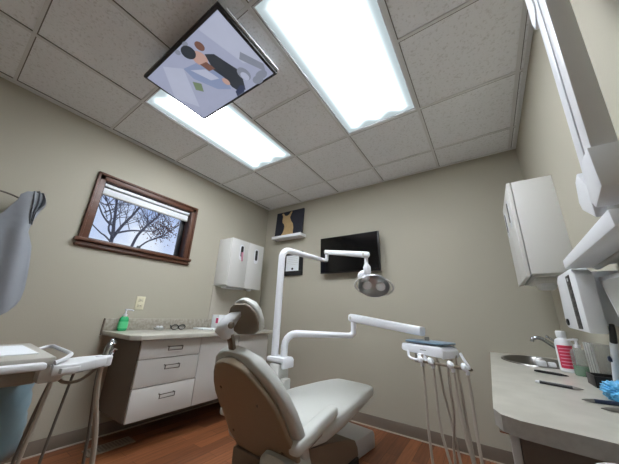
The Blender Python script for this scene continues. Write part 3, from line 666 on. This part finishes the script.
for k in range(13):
    f = k/12; z = TZ-.088-.255*f; r = .118+.022*f-.05*max(0, f-.85)*6
    rg.append([Vector((1.318+(r*1.0+.004*math.sin(7*a+k))*math.cos(a), -2.545+(r*1.0+.004*math.sin(5*a+2*k))*math.sin(a), z)) for a in [2*PI*i/36 for i in range(36)]])
b.rings(rg); o = b.build('tray_bag', SHEER, loc=(1.325, -2.545, TZ-.34), smooth=70); tag(o, 'pale blue plastic bag hanging under the beige tray at the left edge', 'bag')

# ------------------------------------------------------------------ lead apron on the left wall
ga = thing('hanging_apron', 'grey vinyl apron draped on a wall rod at the left edge', 'apron', (.08, -2.5, .9))
edge = [(1.748, -2.452, -2.50), (1.74, -2.436, -2.525), (1.71, -2.424, -2.548), (1.67, -2.424, -2.55), (1.62, -2.432, -2.57), (1.56, -2.444, -2.59), (1.50, -2.452, -2.64), (1.46, -2.450, -2.72), (1.42, -2.432, -2.80), (1.37, -2.408, -2.86), (1.31, -2.394, -2.88), (1.24, -2.382, -2.89), (1.16, -2.370, -2.90), (1.08, -2.362, -2.90), (1.01, -2.366, -2.90), (.96, -2.378, -2.90), (.92, -2.405, -2.90), (.905, -2.43, -2.90)]
b = MB(); rows = []; N = 44
for z, ye, yl in edge:
    row = []
    for i in range(N+1):
        f = i/N; y = yl+(ye-yl)*f; q = (y+2.9)/.5
        x = .118+.020*math.sin(q*9+(z-1.4)*2.2)+.008*math.sin(q*23+z*5)*min(1, (1.75-z)*4)
        if f > .86 and z < 1.45: x += .010*math.sin(z*75+f*20)*(f-.86)/.14
        row.append(Vector((x, y, z-(.012*math.sin(q*17) if z < 1 else 0))))
    rows.append(row)
b.rings(rows, closed=False)
apr = b.build('apron_cloth', CLOTH, ga, smooth=80)
md = apr.modifiers.new('thick', 'SOLIDIFY'); md.thickness = .006
b = MB(); rows = []
for k in range(14):
    f = k/13; z = 1.752-.235*f
    ya = -2.500+.045*f; yb = -2.440+.028*math.sin(min(1, f*1.6)*PI)-.006*f
    rows.append([Vector((.135+.014*math.sin(j*1.15+f*2)+.012*math.sin(PI*f), ya+(yb-ya)*j/14, z+.012*math.sin(PI*j/14)*(1-f))) for j in range(15)])
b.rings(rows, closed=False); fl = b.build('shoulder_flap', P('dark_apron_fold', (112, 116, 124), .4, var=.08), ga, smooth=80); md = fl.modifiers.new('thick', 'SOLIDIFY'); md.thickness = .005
t = thing('apron_rod', 'thin dark wall rod from which the grey apron hangs', 'rod', (0, -2.62, 1.72))
b = MB(); b.tube([(.0, -2.95, 1.70), (.10, -2.93, 1.71), (.10, -2.64, 1.705), (.10, -2.55, 1.69)], .006, 8, 5); b.build('rod', HOSED, t)
b = MB(); b.lathe([(.03, 0), (.03, .01), (.01, .014)], (0, -2.95, 1.70), Matrix.Rotation(PI/2, 3, 'Y'), n=16); b.build('wall_flange', HOSED, t)

# ------------------------------------------------------------------ right counter
RZ_ = .76
t = thing('sink_countertop', 'beige laminate countertop with round sink along the right wall', 'countertop', (2.9, -.9, RZ_-.04))
b = MB()
outer = [(2.675, 0), (W_, 0), (W_, -1.845), (2.74, -1.79), (2.70, -1.765), (2.683, -1.72)]
scx, scy, srx, sry = 2.915, -.36, .165, .27
def fill(z):
    ov = [b.bm.verts.new((x, y, z)) for x, y in outer]; iv = [b.bm.verts.new((scx+srx*math.cos(2*PI*k/32), scy+sry*math.sin(2*PI*k/32), z)) for k in range(32)]
    es = [b.bm.edges.new((ov[i], ov[(i+1) % len(ov)])) for i in range(len(ov))]+[b.bm.edges.new((iv[i], iv[(i+1) % 32])) for i in range(32)]
    bmesh.ops.triangle_fill(b.bm, use_beauty=True, edges=es); return ov, iv
o1, i1 = fill(RZ_); o0, i0 = fill(RZ_-.04)
for A, B_, n in ((o1, o0, len(outer)), (i1, i0, 32)):
    for i in range(n):
        f = b.bm.faces.new((A[i], A[(i+1) % n], B_[(i+1) % n], B_[i])); f.material_index = 1 if n == len(outer) else 0
b.build('slab', [CTR, CTRED], t, smooth=25)
t2 = thing('round_sink', 'stainless steel basin set into the right wall counter', 'sink', (scx, scy, RZ_-.13))
b = MB(); prof = [(1.08, RZ_+.001), (1.07, RZ_+.006), (.99, RZ_+.006), (.96, RZ_-.004), (.93, RZ_-.09), (.8, RZ_-.125), (.25, RZ_-.132), (.02, RZ_-.132)]
b.rings([[Vector((scx+srx*k*math.cos(2*PI*i/40), scy+sry*k*math.sin(2*PI*i/40), z)) for i in range(40)] for k, z in prof], False, True); b.build('basin', STEEL, t2)
b = MB(); b.lathe([(.03, RZ_-.1315), (.03, RZ_-.128), (.008, RZ_-.127)], (scx, scy, 0), n=18); b.build('drain', CHROME, t2)
t = thing('faucet', 'curved chrome faucet over the round sink on the right counter', 'faucet', (3.085, -.36, RZ_))
b = MB(); b.lathe([(.028, RZ_), (.028, RZ_+.012), (.018, RZ_+.02), (.016, RZ_+.05)], (3.10, -.36, 0), n=18); b.build('base', CHROME, t)
b = MB(); b.tube([(3.10, -.36, RZ_+.04), (3.075, -.355, RZ_+.07), (3.03, -.345, RZ_+.105), (2.985, -.335, RZ_+.14), (2.955, -.33, RZ_+.147), (2.935, -.328, RZ_+.138), (2.928, -.327, RZ_+.12)], [.014, .013, .011, .0105, .0105, .011, .011], 12, 5); b.build('spout', CHROME, t)
b = MB(); b.tube([(3.10, -.36, RZ_+.05), (3.07, -.34, RZ_+.11), (3.02, -.325, RZ_+.152)], [.012, .007, .006], 10); b.lathe([(.001, -.01), (.009, -.006), (.009, .006), (.001, .01)], (3.012, -.323, RZ_+.157), n=10); b.build('lever', CHROME, t)
o = None
t = thing('sponge', 'small white and clear block on the near rim of the round sink', 'sponge', (2.90, -.615, RZ_+.006))
b = MB(); b.box(2.90, 2.945, -.645, -.60, RZ_+.0065, RZ_+.034, bev=.005); b.box(2.952, 2.985, -.645, -.605, RZ_+.0065, RZ_+.03, bev=.005); b.build('blocks', WHITE, t)
t = thing('sink_cabinet', 'dark taupe base cabinet under the right wall counter', 'cabinet', (2.93, -.88, 0))
b = MB(); b.box(2.735, W_-.006, -1.70, -.02, .10, RZ_-.15); b.box(2.735, W_-.006, -1.70, -.70, .10, RZ_-.043); b.build('carcass', TAUPESHADE, t)
b = MB(); b.box(2.79, W_-.006, -1.66, -.02, 0, .10); b.build('plinth', DARKGAP, t)
for a0, a1 in ((-1.695, -1.14), (-1.136, -.58), (-.576, -.025)):
    MB().box(2.712, 2.733, a0, a1, .11, RZ_-.055, bev=.002).build('door', OFFW, t)
b = MB(); b.box(2.690, 2.72, -1.725, -1.69, RZ_-.056, RZ_-.046, bev=.002); b.build('corner_catch', CHROME, t)
# pens
def pen(label, a, b_, mat, tipmat, endmat=None):
    a = Vector((*a, RZ_+.0065)); b_ = Vector((*b_, RZ_+.0065)); d = (b_-a).normalized()
    t = thing('pen', label, 'pen', (a+b_)/2-Vector((0, 0, .0065)))
    MB().tube([a+d*.014, b_-d*.03], .006, 10).build('barrel', mat, t)
    MB().tube([b_-d*.03, b_-d*.012, b_], [.006, .004, .001], 10).build('tip', tipmat, t)
    MB().tube([a, a+d*.014], [.004, .0058], 10).build('cap_end', endmat or mat, t)
pen('short black pen on the right counter nearest the sink', (2.866, -.85), (2.985, -.915), BLACK, BLACK)
pen('black pen with white end on the right counter below the sink pen', (2.835, -1.185), (2.97, -1.235), BLACK, STEEL, WHITE)
NAVYP = P('dark_blue_pen', (36, 48, 74), .35)
pen('dark blue pen with metal tip beside the blue plastic bag', (3.06, -1.40), (2.925, -1.425), NAVYP, STEEL)
pen('grey metal instrument nearest the counter end at the right edge', (3.06, -1.48), (2.948, -1.515), STEEL, STEEL)
# bottles
t = thing('peroxide_bottle', 'white bottle with red label standing by the faucet', 'bottle', (3.025, -.70, RZ_))
bc = (3.025, -.70, RZ_+.0008)
b = MB(); b.lathe([(.039, 0), (.043, .004), (.043, .140), (.036, .158), (.02, .168), (.017, .172)], bc, n=24, sx=.85); b.build('bottle', WHITE, t)
b = MB(); b.lathe([(.021, .169), (.022, .172), (.022, .200), (.018, .204)], bc, n=20); b.build('cap', WHITE, t)
b = MB(); RL = [[Vector((bc[0]+.0438*.85*math.cos(a), bc[1]+.0438*math.sin(a), RZ_+z)) for a in [math.radians(-150+10*i) for i in range(12)]] for z in (.02, .132)]
b.rings(RL, closed=False); lb = b.build('bottle_label', RED, t)
b = MB()
for k in range(6):
    z = .116-.016*k
    b.rings([[Vector((bc[0]+.0442*.85*math.cos(a), bc[1]+.0442*math.sin(a), RZ_+z+dz)) for a in [math.radians(-138+8*i) for i in range(9 if k % 2 else 11)]] for dz in (-.002, .002)], closed=False)
b.build('label_lines', P('label_pale', (226, 150, 170), .6), lb)
t = thing('sanitizer_bottle', 'clear bottle with green liquid beside the red-labelled bottle', 'bottle', (3.06, -.80, RZ_+.0008))
bc = (3.06, -.80, RZ_+.0008)
b = MB(); b.lathe([(.03, 0), (.032, .004), (.032, .045), (.001, .046)], bc, n=20); b.build('green_liquid', P('deep_green', (70, 140, 96), .25), t)
b = MB(); b.lathe([(.0325, .001), (.0335, .005), (.0335, .10), (.03, .115), (.014, .125), (.012, .13)], bc, n=20); b.build('bottle', CLEAR, t)
b = MB(); b.lathe([(.014, .128), (.014, .142), (.006, .145), (.006, .16), (.011, .162), (.011, .172)], bc, n=14); b.tube([Vector(bc)+Vector((0, 0, .167)), Vector(bc)+Vector((-.035, -.005, .162))], .005, 8); b.build('pump', WHITE, t)
t = thing('acrylic_holder', 'clear grey acrylic holder standing against the right wall', 'holder', (3.09, -.93, RZ_))
b = MB(); b.box(3.075, 3.13, -.985, -.86, RZ_+.001, RZ_+.16); b.build('shell', CLEAR, t)
b = MB()
for yy in (-.985, -.943, -.902, -.86): b.box(3.072, 3.078, yy-.003, yy+.003, RZ_+.001, RZ_+.162)
b.build('edge_ribs', GREYL, t)
t = thing('curing_light', 'white handheld curing light with black tip beside the blue plastic bag', 'dental tool', (3.07, -1.195, RZ_))
b = MB(); b.tube([(3.07, -1.195, RZ_+.001), (3.07, -1.215, RZ_+.04), (3.07, -1.237, RZ_+.085), (3.07, -1.272, RZ_+.145), (3.07, -1.295, RZ_+.185)], [.013, .0145, .015, .0145, .011], 14, 4); b.build('body', WHITE, t)
b = MB(); b.tube([(3.07, -1.295, RZ_+.185), (3.07, -1.31, RZ_+.21), (3.07, -1.328, RZ_+.245)], [.010, .0095, .007], 12); b.build('tip', BLACK, t)
b = MB(); b.lathe([(.007, -.004), (.007, .003), (.004, .006)], (3.056, -1.262, RZ_+.125), Matrix.Rotation(-PI/2, 3, 'Y'), n=14, sx=1.4); b.build('button', NAVYP, t)
t = thing('black_dispenser', 'black open box on the right counter with blue plastic beside it', 'box', (3.07, -1.06, RZ_))
b = MB(); x0, x1, y0, y1, h = 3.030, 3.118, -1.115, -1.0, .044
b.box(x0, x1, y0, y1, RZ_+.001, RZ_+.007); b.box(x0, x0+.006, y0, y1, RZ_+.001, RZ_+h, bev=.002); b.box(x1-.006, x1, y0, y1, RZ_+.001, RZ_+h, bev=.002); b.box(x0, x1, y0, y0+.006, RZ_+.001, RZ_+h, bev=.002); b.box(x0, x1, y1-.006, y1, RZ_+.001, RZ_+h, bev=.002); b.build('open_box', BLACK, t)
b = MB(); bmesh.ops.create_icosphere(b.bm, subdivisions=4, radius=1)
for v in b.bm.verts:
    d = v.co.normalized(); r = 1+.12*math.sin(9*d.x+3*d.y)+.10*math.sin(13*d.y+7*d.z)+.07*math.sin(21*d.z+11*d.x)
    v.co = Vector((3.045+d.x*.044*r, -1.32+d.y*.056*r, max(RZ_+.001, RZ_+.026+d.z*.032*r)))
o = b.build('blue_plastic_bag', BLUEB, loc=(3.045, -1.32, RZ_), smooth=30); tag(o, 'crumpled light blue plastic bag beside the black box', 'bag')

# ------------------------------------------------------------------ wall x-ray unit, right wall
xr = thing('dental_xray_unit', 'white folded x-ray arm with control box on the right wall', 'x-ray unit', (W_, -1.4, .97))
b = MB(); bxp = [(-1.36, .972), (-1.375, 1.185), (-1.33, 1.212), (-1.10, 1.212), (-1.068, 1.195), (-1.035, 1.0), (-1.06, .985)]
b.prism(bxp, lambda y, z, d: (d, y, z), 3.0, 3.052, bev=.008); b.box(3.045, W_-.002, -1.30, -1.06, 1.0, 1.20); b.build('control_box', WHITE, xr)
b = MB(); b.prism([(-1.30, .985), (-1.245, .985), (-1.245, 1.19), (-1.30, 1.19)], lambda y, z, d: (d, y, z), 2.9985, 3.002); kp = b.build('control_strip', BLACK, xr)
b = MB()
for k in range(5): b.box(2.9975, 2.999, -1.285, -1.260, 1.0+k*.033, 1.02+k*.033)
b.build('keys', P('dim_key', (66, 66, 66), .5), kp)
b = MB(); b.box(2.9972, 2.999, -1.279, -1.266, 1.168, 1.180); b.build('indicator', WHITE, kp)
b = MB(); b.lathe([(.014, 0), (.014, .006), (.006, .008)], (3.0, -1.10, 1.01), Matrix.Rotation(-PI/2, 3, 'Y'), n=14); b.build('exposure_button', BLACK, xr)
b = MB(); b.prism([(-1.872, 1.223), (-1.345, 1.207), (-1.342, 1.242), (-1.862, 1.27)], lambda y, z, d: (d, y, z), 2.985, 3.062, bev=.004); b.build('extension_arm', WHITE, xr)
b = MB(); b.tube([(3.085, -1.75, 1.232), (3.085, -1.30, 1.222)], .016, 12); b.build('cable_cover', GREYL, xr)
b = MB(); b.box(3.062, W_-.002, -1.62, -1.30, 1.225, 1.262, bev=.004); b.build('wall_bracket', GREYL, xr)
def sarm(y0, y1, z0, z1, nm):
    k = .075
    b = MB(); b.prism([(y0, z0), (y1, z0), (y1-k*(z1-z0), z1), (y0-k*(z1-z0), z1)], lambda y, z, d: (d, y, z), 2.985, 3.034, bev=.003); return b.build(nm, WHITE, xr)
GW = P('warm_grey_enamel', (150, 146, 140), .5, var=.02)
o = sarm(-1.885, -1.840, 1.38, 2.62-.09, 'near_scissor_arm')
o = sarm(-1.828, -1.785, 1.36, 2.62-.09, 'far_scissor_arm')
b = MB(); kn = [(-1.905, 1.315), (-1.835, 1.285), (-1.815, 1.31), (-1.822, 1.385), (-1.845, 1.42), (-1.897, 1.428)]
b.prism(kn, lambda y, z, d: (d, y, z), 2.975, 3.055, bev=.004); b.build('lower_knuckle', WHITE, xr)
b = MB(); kn = [(-1.80, 1.27), (-1.725, 1.318), (-1.715, 1.345), (-1.735, 1.405), (-1.765, 1.42), (-1.805, 1.36)]
b.prism(kn, lambda y, z, d: (d, y, z), 2.98, 3.055, bev=.004); b.build('lower_knuckle', WHITE, xr)
b = MB(); kn = [(-1.83, 2.35), (-1.80, 2.33), (-1.78, 2.0), (-1.735, 1.955), (-1.742, 2.02), (-1.76, 2.2), (-1.77, 2.4)]
b.prism([(-1.855, 2.0), (-1.81, 1.955), (-1.795, 2.0), (-1.83, 2.5), (-1.87, 2.5)], lambda y, z, d: (d, y, z), 2.98, 3.05, bev=.004); b.build('upper_knuckle', WHITE, xr)
b = MB(); b.tube([(3.02, -1.79, 1.285), (3.02, -1.79, 1.33)], .02, 14); b.build('pivot_post', GREYL, xr)
t = thing('leaning_panel', 'light grey flat panel in white frame beside the x-ray control box', 'panel', (3.10, -1.5, RZ_))
MLP = Matrix.Translation((3.105, -1.50, 1.06)) @ Matrix.Rotation(.0, 4, 'Y')
b = MB(); b.prism([(-1.85, .96), (-1.80, 1.15), (-1.328, 1.174), (-1.45, .955)], lambda y, z, d: (d, y, z), 3.0695, 3.10, bev=.005); b.box(3.10, W_-.002, -1.75, -1.45, 1.0, 1.12); b.build('frame', WHITE, t)
b = MB(); b.prism([(-1.83, .975), (-1.785, 1.135), (-1.362, 1.156), (-1.462, .97)], lambda y, z, d: (d, y, z), 3.0675, 3.072); b.build('panel_face', GREYL, t)
b = MB(); b.tube([(3.132, -1.22, 1.275), (3.122, -1.235, 1.29), (3.118, -1.25, 1.275)], [.014, .02, .012], 10, 3); o = b.build('yellow_tag', YELLOW, loc=(3.12, -1.235, 1.26)); tag(o, 'small yellow plastic tag under the x-ray arm', 'tag')
t = thing('waste_bin', 'white rounded bin lid at the bottom right corner beyond the counter end', 'bin', (2.885, -2.0, 0))
b = MB(); b.lathe([(.075, 0), (.085, .01), (.095, .69)], (2.885, -2.0, 0), n=28); b.build('body', WHITE, t)
b = MB(); b.lathe([(.099, .69), (.101, .705), (.094, .735), (.06, .762), (.01, .768)], (2.885, -2.0, 0), n=28); b.build('lid', WHITE, t)

# ------------------------------------------------------------------ outside the window
struct(bx('ground', GRASS, None, -14, -.16, -12, 10, -.2, -.1))
def branch(b, pts, r0, r1, k=6): b.tube([Vector(p) for p in pts], [r0, r1], 8, k)
def twigs(b, a, c, n, ln, rnd):
    a = Vector(a); c = Vector(c)
    for _ in range(n):
        p = a+(c-a)*rnd.random(); d = Vector((rnd.uniform(-.3, .3), rnd.uniform(-1, 1), rnd.uniform(.1, 1))).normalized()
        L = ln*rnd.uniform(.5, 1.2); q = p+d*L*.5+Vector((0, 0, .05)); e = q+(d+Vector((0, rnd.uniform(-.5, .5), .3))).normalized()*L*.5
        b.tube([p, q, e], [.008, .0055, .003], 5)
        for s in (-1, 1):
            b.tube([q, q+(d+Vector((0, .7*s, rnd.uniform(-.2, .5)))).normalized()*L*.45], [.0045, .0025], 5)
rn = random.Random(3)
t = thing('bare_tree', 'bare tree with forked trunk seen through the window, left one', 'tree', (-3, -1.0, -.1))
b = MB(); branch(b, ((-3, -.95, -.15), (-3, -1.0, 1.2), (-3, -1.041, 2.2), (-3, -1.073, 2.47), (-3, -1.104, 2.73), (-3, -1.136, 3.0), (-3, -1.2, 3.9)), .042, .014); b.build('trunk', BARK, t)
b = MB()
branch(b, ((-3, -1.039, 2.2), (-3, -.938, 2.489), (-3, -.815, 2.749), (-3, -.706, 3.02), (-3, -.5, 3.5)), .030, .012)
branch(b, ((-3, -1.08, 2.46), (-3, -1.174, 2.492), (-3, -1.315, 2.651), (-3, -1.5, 3.0)), .022, .01)
branch(b, ((-2.9, -1.05, 2.2), (-2.9, -1.16, 2.343), (-2.9, -1.178, 2.595), (-2.9, -1.336, 2.907)), .02, .01)
branch(b, ((-2.9, -1.03, 2.30), (-2.9, -.82, 2.41), (-2.9, -.60, 2.47), (-2.9, -.368, 2.549), (-2.9, -.085, 2.786)), .02, .008)
branch(b, ((-2.9, -1.05, 2.1), (-2.9, -1.187, 2.208), (-2.9, -1.254, 2.239), (-2.9, -1.395, 2.346), (-2.9, -1.7, 2.6)), .016, .008)
for A_, B_ in (((-3, -1.04, 2.3), (-3, -.7, 3.0)), ((-3, -1.07, 2.4), (-3, -1.13, 3.1)), ((-3, -1.17, 2.49), (-3, -1.5, 3.0)), ((-2.9, -.9, 2.4), (-2.9, -.1, 2.75)), ((-2.9, -1.16, 2.3), (-2.9, -1.33, 2.9))):
    twigs(b, A_, B_, 9, .5, rn)
b.build('branches', BARK, t)
t = thing('bare_tree', 'bare tree with reddish dry leaves seen through the window, right one', 'tree', (-3.2, -.75, -.1))
b = MB(); branch(b, ((-3.614, -0.665, -0.070), (-3.507, -0.622, 1.214), (-3.400, -0.530, 2.284), (-3.400, -0.416, 2.625), (-3.400, -0.255, 2.894), (-3.400, -0.120, 3.135), (-3.400, 0.191, 3.782)), .036, .014); b.build('trunk', BARK, t)
b = MB(); branch(b, ((-3.453, -0.579, 1.963), (-3.400, -0.302, 2.357), (-3.400, -0.062, 2.542), (-3.400, 0.295, 2.906), (-3.400, 0.619, 3.354)), .02, .008)
for A_, B_ in (((-3.400, -0.451, 2.498), (-3.400, -0.130, 3.140)), ((-3.400, -0.301, 2.359), (-3.400, 0.298, 2.926))): twigs(b, A_, B_, 14, .45, rn)
b.build('branches', BARK, t)
b = MB()
for _ in range(600):
    a = rn.gauss(0, 1); p = Vector((-3.45+rn.uniform(-.05, .15), -.02+rn.gauss(0, .17), 2.74+rn.gauss(0, .15))); s = rn.uniform(.012, .026)
    d1 = Vector((rn.uniform(-1, 1), rn.uniform(-1, 1), rn.uniform(-1, 1))).normalized(); d2 = d1.orthogonal().normalized()
    vs = [b.bm.verts.new(p+d1*s), b.bm.verts.new(p+d2*s*.6), b.bm.verts.new(p-d1*s), b.bm.verts.new(p-d2*s*.6)]; b.bm.faces.new(vs)
o = b.build('dry_leaves', LEAF, t); o['kind'] = 'stuff'

# ------------------------------------------------------------------ world, camera, view
w = bpy.data.worlds.new('sky'); bpy.context.scene.world = w; w.use_nodes = True
nt = w.node_tree; bg = nt.nodes['Background']
tc = nt.nodes.new('ShaderNodeTexCoord'); nz = nt.nodes.new('ShaderNodeTexNoise'); nz.inputs['Scale'].default_value = 5; nz.inputs['Detail'].default_value = 5
nt.links.new(tc.outputs['Generated'], nz.inputs['Vector'])
cr = nt.nodes.new('ShaderNodeValToRGB'); cr.color_ramp.elements[0].position = .38; cr.color_ramp.elements[1].position = .62
cr.color_ramp.elements[0].color = (.34, .47, .80, 1); cr.color_ramp.elements[1].color = (.78, .86, 1.0, 1)
nt.links.new(nz.outputs['Fac'], cr.inputs[0]); nt.links.new(cr.outputs[0], bg.inputs[0]); bg.inputs[1].default_value = 1.05

cd = bpy.data.cameras.new('camera'); cam = bpy.data.objects.new('camera', cd); C.objects.link(cam)
R = Matrix(((0.8285355136311456, 0.5585082062830973, 0.0399685647279309), (-0.14032396335679959, 0.2762097805421776, -0.9507982659011751), (-0.5420683425176323, 0.7821615821857266, 0.3072216974644003)))
Rc = Matrix((R[0], -R[1], -R[2])).transposed()
cam.matrix_world = Matrix.Translation((2.7116, -2.7326, .9989)) @ Rc.to_4x4()
cd.sensor_fit = 'HORIZONTAL'; cd.sensor_width = 36; cd.lens = 253.2047/619*36; cd.clip_start = .02
sc = bpy.context.scene; sc.camera = cam
sc.view_settings.view_transform = 'Standard'; sc.view_settings.look = 'None'; sc.view_settings.exposure = 0; sc.view_settings.gamma = 1
